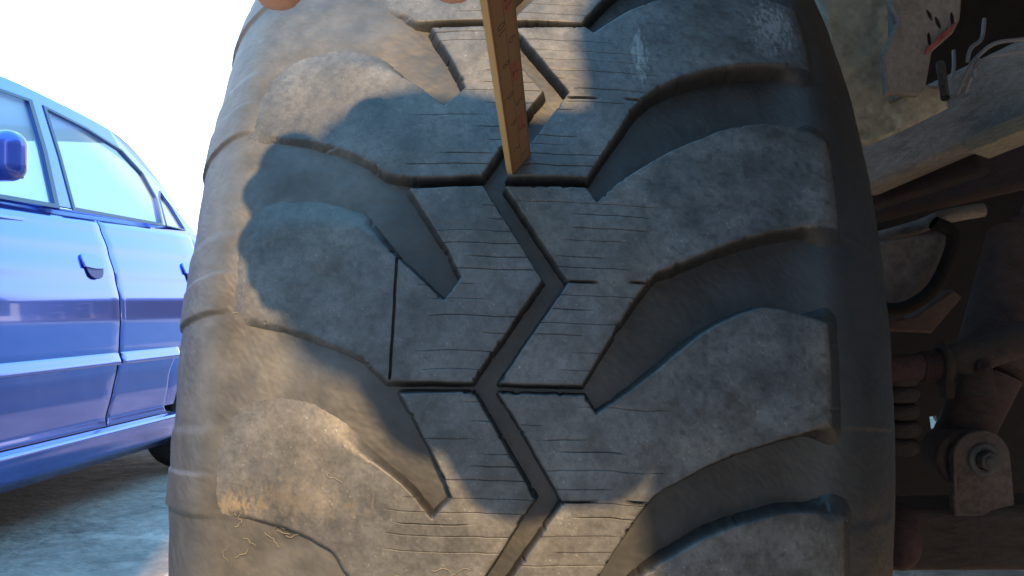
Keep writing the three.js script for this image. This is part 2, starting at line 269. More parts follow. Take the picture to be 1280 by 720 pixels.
{ // pale fibres and straw bits caught in the lower left grooves
  const list = [], o = [0, 0, 0];
  for (let i = 0; i < 17; i++) {
    const c = i < 9 ? [78 - PITCH + 26 * rnd(), -92 - 36 * rnd()] : i < 12 ? [88 + 16 * rnd(), -112 - 20 * rnd()] : [-PITCH + 60 + 60 * rnd(), -20 - 100 * rnd()]; let a = rnd() * 6.3; const pts = [], n = 5 + Math.floor(rnd() * 5); let s = c[0], w = c[1];
    for (let k = 0; k < n; k++) { const P = (w < 0 ? depthAt(w / 1000) : 0); place(s / 1000, w / 1000, (i < 12 ? P : 0) - 0.0006 - 0.0006 * rnd(), o); pts.push([...o]); s += 1.0 * Math.sin(a); w += 1.6 * Math.cos(a); a += (rnd() - 0.5) * 2.2; }
    list.push(tube(pts, 0.00007 + 0.00007 * rnd(), 14, 5));
  }
  mesh('fibres', merge(list), std([0.2, 0.175, 0.12], 0.9), tyre).userData = { kind: 'stuff' };
}

// rim behind the tyre, and the rest of the truck
const steel = std([0.16, 0.15, 0.14], 0.55, 0.7), darkSteel = std([0.05, 0.043, 0.045], 0.7, 0.3), beige = std([0.34, 0.3, 0.22], 0.6);
const dirtTex = noiseTexture(512, (u, v) => { const n = tile(u, v, 7, 51), m = tile(u, v, 34, 52), p = tile(u, v, 70, 53); const k = 0.55 + 0.3 * n + 0.22 * m + 0.25 * p, d = sstep(-0.1, 0.3, tile(u, v, 4, 55)); return [k * lerp(1, 0.86, d), k * lerp(0.97, 0.82, d), k * lerp(0.95, 0.76, d)]; });
const grime = (c, rough = 0.85, rep = 3, metal = 0) => { const t = dirtTex.clone(); t.repeat.set(rep, rep); t.needsUpdate = true; return new THREE.MeshStandardMaterial({ color: rgb(...c), map: t, bumpMap: t, bumpScale: 0.003, roughness: rough, metalness: metal }); };
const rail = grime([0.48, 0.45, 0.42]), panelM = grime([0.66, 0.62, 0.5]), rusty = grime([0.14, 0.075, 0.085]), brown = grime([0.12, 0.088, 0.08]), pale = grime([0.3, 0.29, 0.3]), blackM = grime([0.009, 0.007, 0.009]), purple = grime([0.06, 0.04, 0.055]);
{
  const P = [[0.17, 0.02], [0.215, 0.06], [0.225, 0.1], [0.2, 0.13], [0.195, 0.155], [0.205, 0.165], [0.212, 0.16], [0.214, 0.135]].map((p) => new THREE.Vector2(p[0], p[1]));
  const dish = new THREE.LatheGeometry([[0.215, -0.16], [0.205, -0.165], [0.195, -0.15], [0.19, -0.05], [0.15, -0.09], [0.09, -0.1], [0.03, -0.1], [0.03, -0.02], [0.19, -0.02], [0.19, 0.15], [0.205, 0.165], [0.215, 0.16]].map((p) => new THREE.Vector2(...p)), 64).rotateZ(-Math.PI / 2);
  const rim = mesh('rim', dish, steel, truck); rim.position.copy(TC); rim.rotation.z = ROLL;
  for (let i = 0; i < 5; i++) { const a = i / 5 * 2 * Math.PI, n = mesh('wheel_nut', new THREE.CylinderGeometry(0.012, 0.013, 0.02, 6).rotateZ(Math.PI / 2), steel, rim); n.position.set(-0.105, 0.07 * Math.sin(a), 0.07 * Math.cos(a)); }
}
// plates cut to an outline traced at a distance, given thickness away from the camera
function plate(name, px, d, thick, mat, tilt = 0, bevel = 0.003) {
  const c0 = at(px[0][0], px[0][1], d), sh = new THREE.Shape(px.map((p) => { const q = at(p[0], p[1], d + tilt * (p[1] - px[0][1])); return new THREE.Vector2(q.x, q.y); }));
  const g = new THREE.ExtrudeGeometry(sh, { depth: thick, bevelEnabled: true, bevelSize: bevel, bevelThickness: bevel, bevelSegments: 2 }); g.translate(0, 0, -d - thick);
  return mesh(name, g, mat, truck);
}
plate('inner_wing', [[1020, -90], [1122, -90], [1120, 5], [1128, 24], [1112, 52], [1109, 70], [1110, 108], [1180, 112], [1182, 132], [1112, 166], [1085, 176], [1060, 170]], 0.72, 0.02, panelM);
{ // folded bracket with slots and a patch of old red paint
  const sh = new THREE.Shape([[1111, -90], [1215, -90], [1203, -8], [1200, 22], [1192, 38], [1165, 62], [1156, 110], [1150, 116], [1112, 114], [1108, 66], [1127, 26], [1118, 4]].map((p) => { const q = at(p[0], p[1], 0.66); return new THREE.Vector2(q.x, q.y); }));
  for (const [x, y, a] of [[1164, 18, 0.5], [1174, 27, 0.4], [1192, 22, 0.1], [1163, 48, 0.1]]) { const h = new THREE.Path(), q = at(x, y, 0.66); h.absellipse(q.x, q.y, 0.0014, 0.005, 0, 2 * Math.PI, true, a); sh.holes.push(h); }
  let g = new THREE.ExtrudeGeometry(sh, { depth: 0.006, bevelEnabled: true, bevelSize: 0.0015, bevelThickness: 0.0015, bevelSegments: 1, curveSegments: 10 }); g.translate(0, 0, -0.666);
  mesh('bumper_bracket', g, grime([0.36, 0.31, 0.27], 0.8, 5), truck);
  const red = new THREE.Shape([[1199, 24], [1192, 38], [1165, 62], [1160, 66], [1162, 58], [1172, 50], [1180, 40], [1190, 34]].map((p) => { const q = at(p[0], p[1], 0.655); return new THREE.Vector2(q.x, q.y); }));
  mesh('red_paint', new THREE.ExtrudeGeometry(red, { depth: 0.003, bevelEnabled: false }).translate(0, 0, -0.6585), grime([0.62, 0.12, 0.1], 0.6, 6), truck);
  mesh('bracket_flange', new RoundedBoxGeometry(0.004, 0.075, 0.04, 2, 0.0015).translate(at(1151, 60, 0.66).x - 0.001, at(1151, 48, 0.66).y, -0.688), rail, truck);
}
function beam(name, a, b, w, h, mat, up = V(0, 1, 0)) {              // rounded box from a to b
  const d = b.clone().sub(a), g = new RoundedBoxGeometry(d.length(), h, w, 3, Math.min(w, h) * 0.16); const x = d.clone().normalize(), z = x.clone().cross(up).normalize(), y = z.clone().cross(x);
  g.applyMatrix4(new THREE.Matrix4().makeBasis(x, y, z)); const c = a.clone().add(b).multiplyScalar(0.5); return mesh(name, g.translate(c.x, c.y, c.z), mat, truck);
}
beam('frame_rail', at(1070, 205, 0.86), at(1330, 88, 0.74), 0.05, 0.07, rail);
beam('rail_lip', at(1222, 186, 0.76), at(1340, 138, 0.71), 0.05, 0.013, panelM);
beam('cross_tube', at(1075, 250, 0.95), at(1330, 190, 0.9), 0.06, 0.055, purple);
beam('rail_flange', at(1080, 246, 0.88), at(1230, 196, 0.8), 0.03, 0.03, purple);
for (const p of [[[1209, 114, 0.71], [1222, 84, 0.69], [1239, 70, 0.67], [1284, 62, 0.67]], [[1199, 116, 0.73], [1219, 76, 0.70], [1244, 54, 0.69], [1284, 47, 0.69]], [[1212, 76, 0.69], [1216, 60, 0.69], [1230, 47, 0.70], [1234, 22, 0.71]], [[1220, 96, 0.69], [1221, 82, 0.69], [1226, 72, 0.69]], [[1191, 110, 0.74], [1195, 82, 0.74], [1195, 62, 0.75]]])
  mesh('wire', tube(p.map((q) => at(...q)), 0.0016, 30, 8), std([0.2, 0.2, 0.22], 0.6), truck);
mesh('hose', tube([at(1184, 122, 0.7), at(1181, 100, 0.71), at(1178, 78, 0.72)], 0.0035, 20, 10), pale, truck);
// drum backing plate, hoses, sump
plate('backing_plate', [[1095, 306], [1125, 302], [1184, 291], [1186, 300], [1180, 322], [1160, 356], [1135, 379], [1095, 384]], 0.95, 0.012, pale);
mesh('brake_hose', tube([at(1168, 278, 0.93), at(1192, 292, 0.93), at(1184, 330, 0.93), at(1162, 366, 0.93), at(1128, 386, 0.93), at(1095, 386, 0.93)], 0.0075, 50, 12), blackM, truck);
plate('axle_bracket', [[1100, 402], [1140, 400], [1190, 366], [1198, 372], [1162, 413], [1100, 410]], 0.97, 0.02, brown);
mesh('steering_link', tube([at(1090, 300, 0.99), at(1150, 283, 0.98), at(1178, 272, 0.96), at(1230, 262, 0.96)], 0.008, 30, 10), rail, truck);
{
  const g = new THREE.SphereGeometry(0.17, 48, 32); g.scale(0.9, 1.1, 1); const c = at(1290, 320, 1.25); mesh('engine_sump', g.translate(c.x, c.y, c.z), purple, truck);
  const ribs = []; for (let i = 0; i < 5; i++) ribs.push(new THREE.TorusGeometry(0.165 - 0.006 * Math.abs(i - 2), 0.006, 8, 40).rotateX(Math.PI / 2).translate(c.x, c.y - 0.08 + 0.04 * i, c.z)); mesh('sump_rib', merge(ribs), purple, truck);
}
// tie rod with its threaded sleeve, drag link and ball joint
{
  const a = at(1095, 462, 0.74), b = at(1186, 456, 0.74); mesh('tie_rod', between(a, b, 0.0115), rusty, truck);
  const th = []; for (let i = 0; i < 11; i++) th.push(new THREE.TorusGeometry(0.0118, 0.0012, 6, 24).rotateY(Math.PI / 2).translate(lerp(a.x, b.x, 0.62 + 0.035 * i), lerp(a.y, b.y, 0.62 + 0.035 * i), a.z)); mesh('rod_thread', merge(th), rusty, truck);
  mesh('rod_clamp', merge([new THREE.TorusGeometry(0.0145, 0.004, 10, 28).rotateY(Math.PI / 2).translate(b.x - 0.006, b.y, b.z), new RoundedBoxGeometry(0.008, 0.022, 0.012, 2, 0.002).translate(b.x - 0.006, b.y - 0.016, b.z + 0.008)]), brown, truck);
  const k = at(1212, 447, 0.735); mesh('ball_joint', merge([new THREE.SphereGeometry(0.018, 28, 20).scale(1.15, 0.85, 1).translate(k.x, k.y, k.z), new THREE.CylinderGeometry(0.013, 0.016, 0.022, 24).translate(k.x + 0.004, k.y - 0.02, k.z)]), brown, truck);
  const n = at(1224, 459, 0.72); mesh('castle_nut', merge([new THREE.CylinderGeometry(0.006, 0.006, 0.008, 6).rotateX(1.2).translate(n.x, n.y, n.z + 0.004), new THREE.SphereGeometry(0.003, 12, 8).translate(n.x, n.y, n.z + 0.009)]), rusty, truck);
  mesh('drag_link', between(k, at(1330, 405, 0.69), 0.0135, 0.0135, 24), brown, truck);
}
// shock absorber standing on its eye, clevis and bolt on the beam axle
{
  const e = at(1233, 576, 0.712).setZ(-0.738), t = at(1252, 468, 0.74), u = at(1280, 300, 0.8);
  mesh('shock_absorber', merge([between(e.clone().lerp(t, 0.2), t, 0.022, 0.027, 28).translate(0, 0, -0.022), between(t.clone().setZ(-0.76), u, 0.03, 0.03, 28), new THREE.SphereGeometry(0.0235, 24, 16).scale(1, 0.8, 1).translate(...e.clone().lerp(t, 0.22).setZ(-0.762).toArray())]), grime([0.12, 0.08, 0.075]), truck);
  mesh('shock_eye', new THREE.CylinderGeometry(0.021, 0.021, 0.034, 36).rotateX(Math.PI / 2).translate(e.x - 0.008, e.y, e.z - 0.012), grime([0.16, 0.1, 0.1]), truck);
  mesh('eye_ring', new THREE.TorusGeometry(0.02, 0.004, 12, 40).translate(e.x - 0.009, e.y - 0.001, e.z + 0.006), brown, truck);
  const cl = new THREE.Shape(); cl.moveTo(e.x - 0.021, e.y - 0.044); cl.lineTo(e.x - 0.021, e.y - 0.005); cl.absarc(e.x, e.y, 0.0215, Math.PI, 0.15, true); cl.lineTo(e.x + 0.025, e.y - 0.044); cl.closePath();
  mesh('shock_clevis', new THREE.ExtrudeGeometry(cl, { depth: 0.006, bevelEnabled: true, bevelSize: 0.002, bevelThickness: 0.002, bevelSegments: 2, curveSegments: 24 }).translate(0, 0, e.z + 0.01), grime([0.16, 0.125, 0.115], 0.85, 5), truck);
  mesh('washer', new THREE.TorusGeometry(0.0105, 0.0028, 10, 32).translate(e.x + 0.001, e.y, e.z + 0.019), pale, truck);
  mesh('bolt', merge([new THREE.CylinderGeometry(0.0075, 0.0075, 0.009, 6).rotateX(Math.PI / 2).translate(e.x + 0.001, e.y, e.z + 0.024), new THREE.SphereGeometry(0.0045, 16, 10).scale(1, 1, 0.6).translate(e.x + 0.001, e.y, e.z + 0.029)]), pale, truck);
}
{ // beam axle, its end flange and the rubber gaiter
  const a = at(1090, 664, 0.77), b = at(1400, 660, 0.72); beam('beam_axle', a, b, 0.06, 0.052, brown);
  mesh('axle_flange', new THREE.SphereGeometry(0.03, 28, 20).scale(0.55, 0.95, 1).translate(...at(1120, 668, 0.75).toArray()), rusty, truck);
  const rings = [], c = at(1128, 515, 0.75); for (let i = 0; i < 5; i++) rings.push(new THREE.TorusGeometry(0.007 + 0.002 * rnd(), 0.0062 + 0.003 * rnd(), 14, 36).rotateX(Math.PI / 2 + 0.3 * (rnd() - 0.5)).rotateZ(0.25 * (rnd() - 0.5)).translate(c.x - 0.004 * rnd(), c.y + 0.03 - 0.0145 * i, c.z)); mesh('gaiter', merge(rings), grime([0.13, 0.105, 0.1]), truck);
}
{ // guard plate across the gearbox with one gap, floor and gearbox
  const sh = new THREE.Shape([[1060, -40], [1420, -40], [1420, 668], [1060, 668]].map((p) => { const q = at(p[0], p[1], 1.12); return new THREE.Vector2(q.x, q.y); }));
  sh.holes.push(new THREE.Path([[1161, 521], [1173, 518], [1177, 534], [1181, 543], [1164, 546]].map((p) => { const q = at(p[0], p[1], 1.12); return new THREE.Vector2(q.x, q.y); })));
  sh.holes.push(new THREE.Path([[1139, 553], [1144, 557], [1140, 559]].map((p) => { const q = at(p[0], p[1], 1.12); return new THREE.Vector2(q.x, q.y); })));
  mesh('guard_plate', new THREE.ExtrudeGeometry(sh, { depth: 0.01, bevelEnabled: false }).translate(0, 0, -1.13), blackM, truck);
}
{ // bodywork: sides with wheel arches, bonnet, cab, bumper
  const side = new THREE.Shape(); side.moveTo(-4.4, 0.62); side.lineTo(-3.75, 0.62); side.absarc(-3.2, 0.55, 0.56, Math.PI, 0, true); side.lineTo(-1.42, 0.62); side.absarc(-0.81, 0.5, 0.6, Math.PI * 0.98, Math.PI * 0.25, true); side.lineTo(-0.32, 0.93); side.lineTo(-0.24, 1.0); side.lineTo(-0.3, 1.22); side.lineTo(-1.55, 1.3); side.lineTo(-1.6, 1.3); side.lineTo(-4.4, 1.3); side.closePath();
  for (const x of [0.1, 1.66]) mesh('body_side', new THREE.ExtrudeGeometry(side, { depth: 0.03, bevelEnabled: true, bevelSize: 0.008, bevelThickness: 0.008, bevelSegments: 2 }).rotateY(-Math.PI / 2).translate(x + 0.03, 0, 0), beige, truck).rotation.set(0, 0, 0);
  const bon = new RoundedBoxGeometry(1.56, 0.05, 1.36, 3, 0.02); bon.rotateX(0.05); mesh('bonnet', bon.translate(0.9, 1.25, -0.94), beige, truck);
  mesh('floor_pan', new THREE.BoxGeometry(1.5, 0.05, 2.9).translate(0.9, 0.72, -2.9), blackM, truck);
  mesh('front_panel', new RoundedBoxGeometry(1.52, 0.42, 0.04, 3, 0.015).translate(0.9, 1.12, -0.28), beige, truck);
  mesh('bumper', new RoundedBoxGeometry(1.5, 0.16, 0.14, 4, 0.03).translate(0.98, 0.86, -0.22), steel, truck);
  mesh('cab', new RoundedBoxGeometry(1.5, 0.66, 1.9, 4, 0.08).translate(0.9, 1.6, -2.6), beige, truck);
  mesh('windscreen', new RoundedBoxGeometry(1.34, 0.44, 0.02, 3, 0.008).translate(0.9, 1.66, -1.645), new THREE.MeshStandardMaterial({ color: rgb(0.02, 0.025, 0.03), roughness: 0.06 }), truck);
  // the other three wheels, plain
  for (const [x, z] of [[1.78, -0.81], [0.03, -3.2], [1.78, -3.2]]) mesh('wheel', new THREE.LatheGeometry([[0.2, -0.15], [0.36, -0.17], [0.42, -0.15], [0.45, -0.11], [0.45, 0.11], [0.42, 0.15], [0.36, 0.17], [0.2, 0.15], [0.03, 0.05], [0.03, -0.05], [0.2, -0.15]].map((p) => new THREE.Vector2(...p)), 48).rotateZ(Math.PI / 2).translate(x, 0.45, z), std([0.05, 0.05, 0.05], 0.8), truck);
}

// ---------------------------------------------------------------- folding rule held in the groove
const A_R = V(-0.07, 0.34, 0.94).normalize(), TIP = V(-0.001, EYE + 0.056, -0.392);
{
  const cv = document.createElement('canvas'); cv.width = 128; cv.height = 1792; const c = cv.getContext('2d');
  c.fillStyle = '#765b40'; c.fillRect(0, 0, 128, 1792);
  for (let i = 0; i < 260; i++) { c.strokeStyle = `rgba(${90 + 60 * rnd()},${60 + 45 * rnd()},${30 + 25 * rnd()},${0.05 + 0.12 * rnd()})`; c.lineWidth = 0.6 + 2 * rnd(); const x = 128 * rnd(), y = 1792 * rnd(), l = 100 + 500 * rnd(); c.beginPath(); c.moveTo(x, y); c.lineTo(x + 4 * rnd() - 2, y + l); c.stroke(); }
  const mm = 1792 / 225; // along the rule: tip at the bottom
  c.fillStyle = 'rgba(140,40,40,0.38)'; for (const t of [30, 65, 105, 135, 175]) c.fillRect(70, 1792 - (t + 12) * mm, 34, 12 * mm);
  c.strokeStyle = '#1f1812'; c.fillStyle = '#1f1812'; c.lineWidth = 2; c.beginPath(); c.moveTo(66, 0); c.lineTo(66, 1792); c.stroke();
  for (let i = 1; i < 225; i++) { const y = 1792 - i * mm, l = i % 10 === 0 ? 26 : i % 5 === 0 ? 19 : 12; c.lineWidth = 1.7; c.beginPath(); c.moveTo(0, y); c.lineTo(l, y); c.moveTo(128, y); c.lineTo(128 - l, y); c.stroke(); }
  c.font = '50px sans-serif'; c.textAlign = 'center'; for (let i = 1; i < 23; i++) { c.save(); c.translate(i % 2 ? 90 : 44, 1792 - i * 10 * mm); c.rotate(-Math.PI / 2); c.fillText(String(i), 0, 20); c.restore(); }
  const tex = new THREE.CanvasTexture(cv); tex.colorSpace = THREE.SRGBColorSpace; tex.anisotropy = 8;
  const r = thing('folding_rule', 'yellow wooden folding rule stood upright in the middle groove of the tyre', 'ruler');
  const tw = 0.9, X0 = V(1, 0, 0).addScaledVector(A_R, -A_R.x).normalize(), Y0 = A_R.clone().cross(X0).multiplyScalar(-1); // Y0 points down, towards the camera
  if (Y0.y > 0) Y0.multiplyScalar(-1);
  const W = X0.clone().multiplyScalar(Math.cos(tw)).addScaledVector(Y0, -Math.sin(tw)), Nf = W.clone().cross(A_R); if (Nf.y > 0) Nf.multiplyScalar(-1);
  const L = 0.225, wd = 0.0134, tk = 0.0034, M = new THREE.Matrix4().makeBasis(W, A_R, W.clone().cross(A_R)).setPosition(TIP.clone().addScaledVector(A_R, L / 2).addScaledVector(W, wd / 2));
  const wood = std([0.45, 0.28, 0.11], 0.6);
  const g = new RoundedBoxGeometry(wd, L, tk, 2, 0.0004); const body = mesh('wood', g.applyMatrix4(M), wood, r);
  const sgn = Math.sign(W.clone().cross(A_R).dot(Nf));
  const f = new THREE.PlaneGeometry(wd - 0.0006, L - 0.0006); if (sgn < 0) f.rotateY(Math.PI); f.translate(0, 0, sgn * (tk / 2 + 0.0001)); mesh('printed_face', f.applyMatrix4(M), new THREE.MeshStandardMaterial({ map: tex, roughness: 0.55 }), r);
}

// ---------------------------------------------------------------- person who holds the rule
function field(bones, k) {                                           // smooth union of tapered capsules
  const B = bones.map(([a, b, ra, rb]) => ({ a, b, ra, rb: rb ?? ra, d: [b[0] - a[0], b[1] - a[1], b[2] - a[2]] })); B.forEach((q) => { q.l = q.d[0] ** 2 + q.d[1] ** 2 + q.d[2] ** 2 || 1e-9; });
  return (x, y, z) => { let d = 1; for (const q of B) { const px = x - q.a[0], py = y - q.a[1], pz = z - q.a[2], t = clamp((px * q.d[0] + py * q.d[1] + pz * q.d[2]) / q.l); d = smin(d, Math.hypot(px - q.d[0] * t, py - q.d[1] * t, pz - q.d[2] * t) - lerp(q.ra, q.rb, t), k); } return d; };
}
function surface(f, lo, hi, cell) {
  const size = Math.max(hi[0] - lo[0], hi[1] - lo[1], hi[2] - lo[2]), n = Math.ceil(size / cell) + 4, half = n * cell / 2, c = [0, 1, 2].map((i) => (lo[i] + hi[i]) / 2);
  const mc = new MarchingCubes(n, std([1, 1, 1]), false, false, 400000); mc.isolation = 0;
  for (let kz = 0; kz < n; kz++) for (let ky = 0; ky < n; ky++) for (let kx = 0; kx < n; kx++) { const x = c[0] + (kx - n / 2) / (n / 2) * half, y = c[1] + (ky - n / 2) / (n / 2) * half, z = c[2] + (kz - n / 2) / (n / 2) * half; const out = x < lo[0] || x > hi[0] || y < lo[1] || y > hi[1] || z < lo[2] || z > hi[2]; mc.field[kx + n * ky + n * n * kz] = out ? -0.05 : -f(x, y, z); }
  mc.update(); const P = mc.positionArray.slice(0, mc.count * 3); for (let i = 0; i < P.length; i++) P[i] = P[i] * half + c[i % 3];
  let g = new THREE.BufferGeometry(); g.setAttribute('position', new THREE.BufferAttribute(P, 3)); g = mergeVertices(g, cell * 0.02); g.computeVertexNormals(); return g;
}
{
  const E3 = (x, y, z) => [x, y + EYE, z];
  const person = thing('person', 'person whose fingertips at the top edge hold the wooden rule in the tread', 'person');
  const finger = (...p) => { const o = []; for (let i = 0; i < p.length - 1; i++) o.push([E3(...p[i].slice(0, 3)), E3(...p[i + 1].slice(0, 3)), p[i][3], p[i + 1][3]]); return o; };
  const WR = [0.035, 0.19, -0.165];
  const hand = [
    [E3(0.06, 0.205, -0.14), E3(...WR), 0.028, 0.025],
    [E3(...WR), E3(-0.03, 0.212, -0.2), 0.024, 0.018], [E3(...WR), E3(-0.045, 0.188, -0.203), 0.024, 0.0165], [E3(...WR), E3(-0.05, 0.166, -0.198), 0.022, 0.016], [E3(0.03, 0.175, -0.16), E3(-0.042, 0.142, -0.19), 0.02, 0.0145],
    ...finger([-0.03, 0.212, -0.2, 0.0135], [-0.036, 0.198, -0.243, 0.0112], [-0.012, 0.16, -0.262, 0.009], [0.002, 0.131, -0.26, 0.008]),
    ...finger([-0.045, 0.188, -0.203, 0.0125], [-0.072, 0.188, -0.232, 0.0115], [-0.086, 0.152, -0.258, 0.0094], [-0.082, 0.128, -0.27, 0.0084]),
    ...finger([-0.05, 0.166, -0.198, 0.012], [-0.075, 0.152, -0.23, 0.0106], [-0.086, 0.128, -0.252, 0.0094], [-0.08, 0.114, -0.272, 0.0084]),
    ...finger([-0.042, 0.142, -0.19, 0.0112], [-0.07, 0.124, -0.22, 0.0098], [-0.081, 0.111, -0.252, 0.0094], [-0.0755, 0.1035, -0.284, 0.009]),
    ...finger([0.03, 0.172, -0.17, 0.019], [0.006, 0.14, -0.2, 0.0145], [-0.0115, 0.108, -0.228, 0.0115], [-0.0168, 0.0945, -0.25, 0.0092]),
  ];
  const skin = new THREE.MeshPhysicalMaterial({ color: rgb(0.5, 0.27, 0.19), roughness: 0.55 });
  const sk = [[E3(0.331, 0.750, 0.050), E3(0.344, 0.800, 0.080), 0.075, 0.088], [E3(0.320, 0.690, 0.020), E3(0.328, 0.730, 0.040), 0.045, 0.06], [E3(0.375, 0.600, 0.170), E3(0.350, 0.720, 0.100), 0.056, 0.055], [E3(0.277, 0.735, -0.040), E3(0.263, 0.718, -0.058), 0.01, 0.015], [E3(0.424, 0.750, 0.080), E3(0.432, 0.770, 0.090), 0.012, 0.014], [E3(0.254, 0.750, 0.080), E3(0.252, 0.770, 0.090), 0.012, 0.014],
    [E3(0.375, 0.600, 0.170), E3(0.497, 0.220, 0.500), 0.11, 0.12], [E3(0.543, 0.570, 0.200), E3(0.310, 0.370, 0.010), 0.04, 0.035], [E3(0.310, 0.370, 0.010), E3(0.068, 0.205, -0.140), 0.036, 0.027], [E3(0.250, 0.510, 0.260), E3(0.041, 0.395, 0.120), 0.04, 0.035], [E3(0.041, 0.395, 0.120), E3(0.026, 0.192, -0.060), 0.034, 0.024], [E3(0.026, 0.192, -0.060), E3(0.042, 0.152, -0.115), 0.028, 0.039]];
  // left hand steadies the right wrist from below
  for (let i = 0; i < 4; i++) { const q = i / 3; sk.push([E3(0.03 + 0.016 * q, 0.122 - 0.01 * q, -0.135 + 0.03 * q), E3(0.068 + 0.012 * q, 0.116 - 0.008 * q, -0.155 + 0.03 * q), 0.013, 0.0115], [E3(0.068 + 0.012 * q, 0.116 - 0.008 * q, -0.155 + 0.03 * q), E3(0.096, 0.168, -0.158 + 0.03 * q), 0.0115, 0.0095]); }
  sk.push([E3(0.025, 0.185, -0.095), E3(0.024, 0.215, -0.125), 0.014, 0.011], [E3(0.024, 0.215, -0.125), E3(0.05, 0.235, -0.14), 0.011, 0.009]);
  const body = merge([surface(field(hand, 0.007), [-0.14, EYE + 0.075, -0.31], [0.075, EYE + 0.25, -0.11], 0.003), surface(field(sk, 0.02), [-0.12, EYE + 0.02, -0.21], [0.6, EYE + 0.92, 0.65], 0.0095)]);
  const fig = mesh('body', body, skin, person);
  for (const s of [-1, 1]) mesh('eye', new THREE.SphereGeometry(0.013, 16, 12).translate(0.31 + s * 0.034, EYE + 0.758, -0.022), std([0.3, 0.25, 0.22], 0.2), person);
  const cloth = std([0.035, 0.04, 0.055], 0.95), denim = std([0.04, 0.055, 0.1], 0.95);
  const jk = [[E3(0.372, 0.600, 0.180), E3(0.437, 0.420, 0.340), 0.135, 0.14], [E3(0.437, 0.420, 0.340), E3(0.503, 0.200, 0.520), 0.145, 0.15], [E3(0.230, 0.575, 0.200), E3(0.523, 0.575, 0.200), 0.085, 0.085], [E3(0.543, 0.570, 0.200), E3(0.310, 0.370, 0.010), 0.075, 0.064], [E3(0.310, 0.370, 0.010), E3(0.091, 0.215, -0.125), 0.066, 0.052], [E3(0.263, 0.500, 0.270), E3(0.045, 0.395, 0.120), 0.06, 0.053], [E3(0.045, 0.395, 0.120), E3(0.04, 0.228, -0.03), 0.048, 0.042], [E3(0.227, 0.500, 0.250), E3(0.266, 0.240, 0.400), 0.066, 0.075], [E3(0.504, 0.520, 0.240), E3(0.590, 0.240, 0.440), 0.08, 0.09], [E3(0.370, 0.630, 0.160), E3(0.360, 0.660, 0.130), 0.075, 0.072]];
  const wrinkle = (f, a) => (x, y, z) => f(x, y, z) + a * Math.sin(60 * (y + 0.4 * z) + 5 * noise(x * 14, z * 14, 3)) * 0.5 + a * noise(x * 40 + z * 20, y * 40, 7);
  mesh('jacket', surface(wrinkle(field(jk, 0.05), 0.004), [-0.16, EYE - 0.02, -0.19], [0.74, EYE + 0.78, 0.75], 0.011), cloth, person);
  const tr = [[E3(0.503, 0.200, 0.520), E3(0.514, 0.160, 0.560), 0.15, 0.15], [E3(0.439, 0.140, 0.540), E3(0.310, -0.060, 0.260), 0.1, 0.075], [E3(0.310, -0.060, 0.260), E3(0.392, -0.480, 0.480), 0.07, 0.05], [E3(0.589, 0.140, 0.540), E3(0.585, -0.060, 0.280), 0.1, 0.075], [E3(0.585, -0.060, 0.280), E3(0.647, -0.480, 0.500), 0.07, 0.05]];
  mesh('trousers', surface(wrinkle(field(tr, 0.04), 0.003), [0.15, EYE - 0.53, 0.15], [0.8, EYE + 0.36, 0.75], 0.012), denim, person);
  for (const x of [0.392, 0.647]) mesh('shoe', surface(field([[E3(x, -0.5, 0.5), E3(x, -0.515, 0.34), 0.045, 0.036], [E3(x, -0.46, 0.49), E3(x, -0.5, 0.5), 0.05, 0.05]], 0.03), [x - 0.08, 0, 0.27], [x + 0.08, EYE - 0.38, 0.58], 0.009), std([0.03, 0.025, 0.02], 0.6), person);
  mesh('hair', surface(field([[E3(0.351, 0.800, 0.110), E3(0.350, 0.820, 0.100), 0.092, 0.09], [E3(0.335, 0.850, 0.050), E3(0.351, 0.830, 0.100), 0.06, 0.08]], 0.03), [0.21, EYE + 0.68, -0.05], [0.48, EYE + 0.95, 0.24], 0.009), std([0.04, 0.025, 0.015], 0.8), person);
}

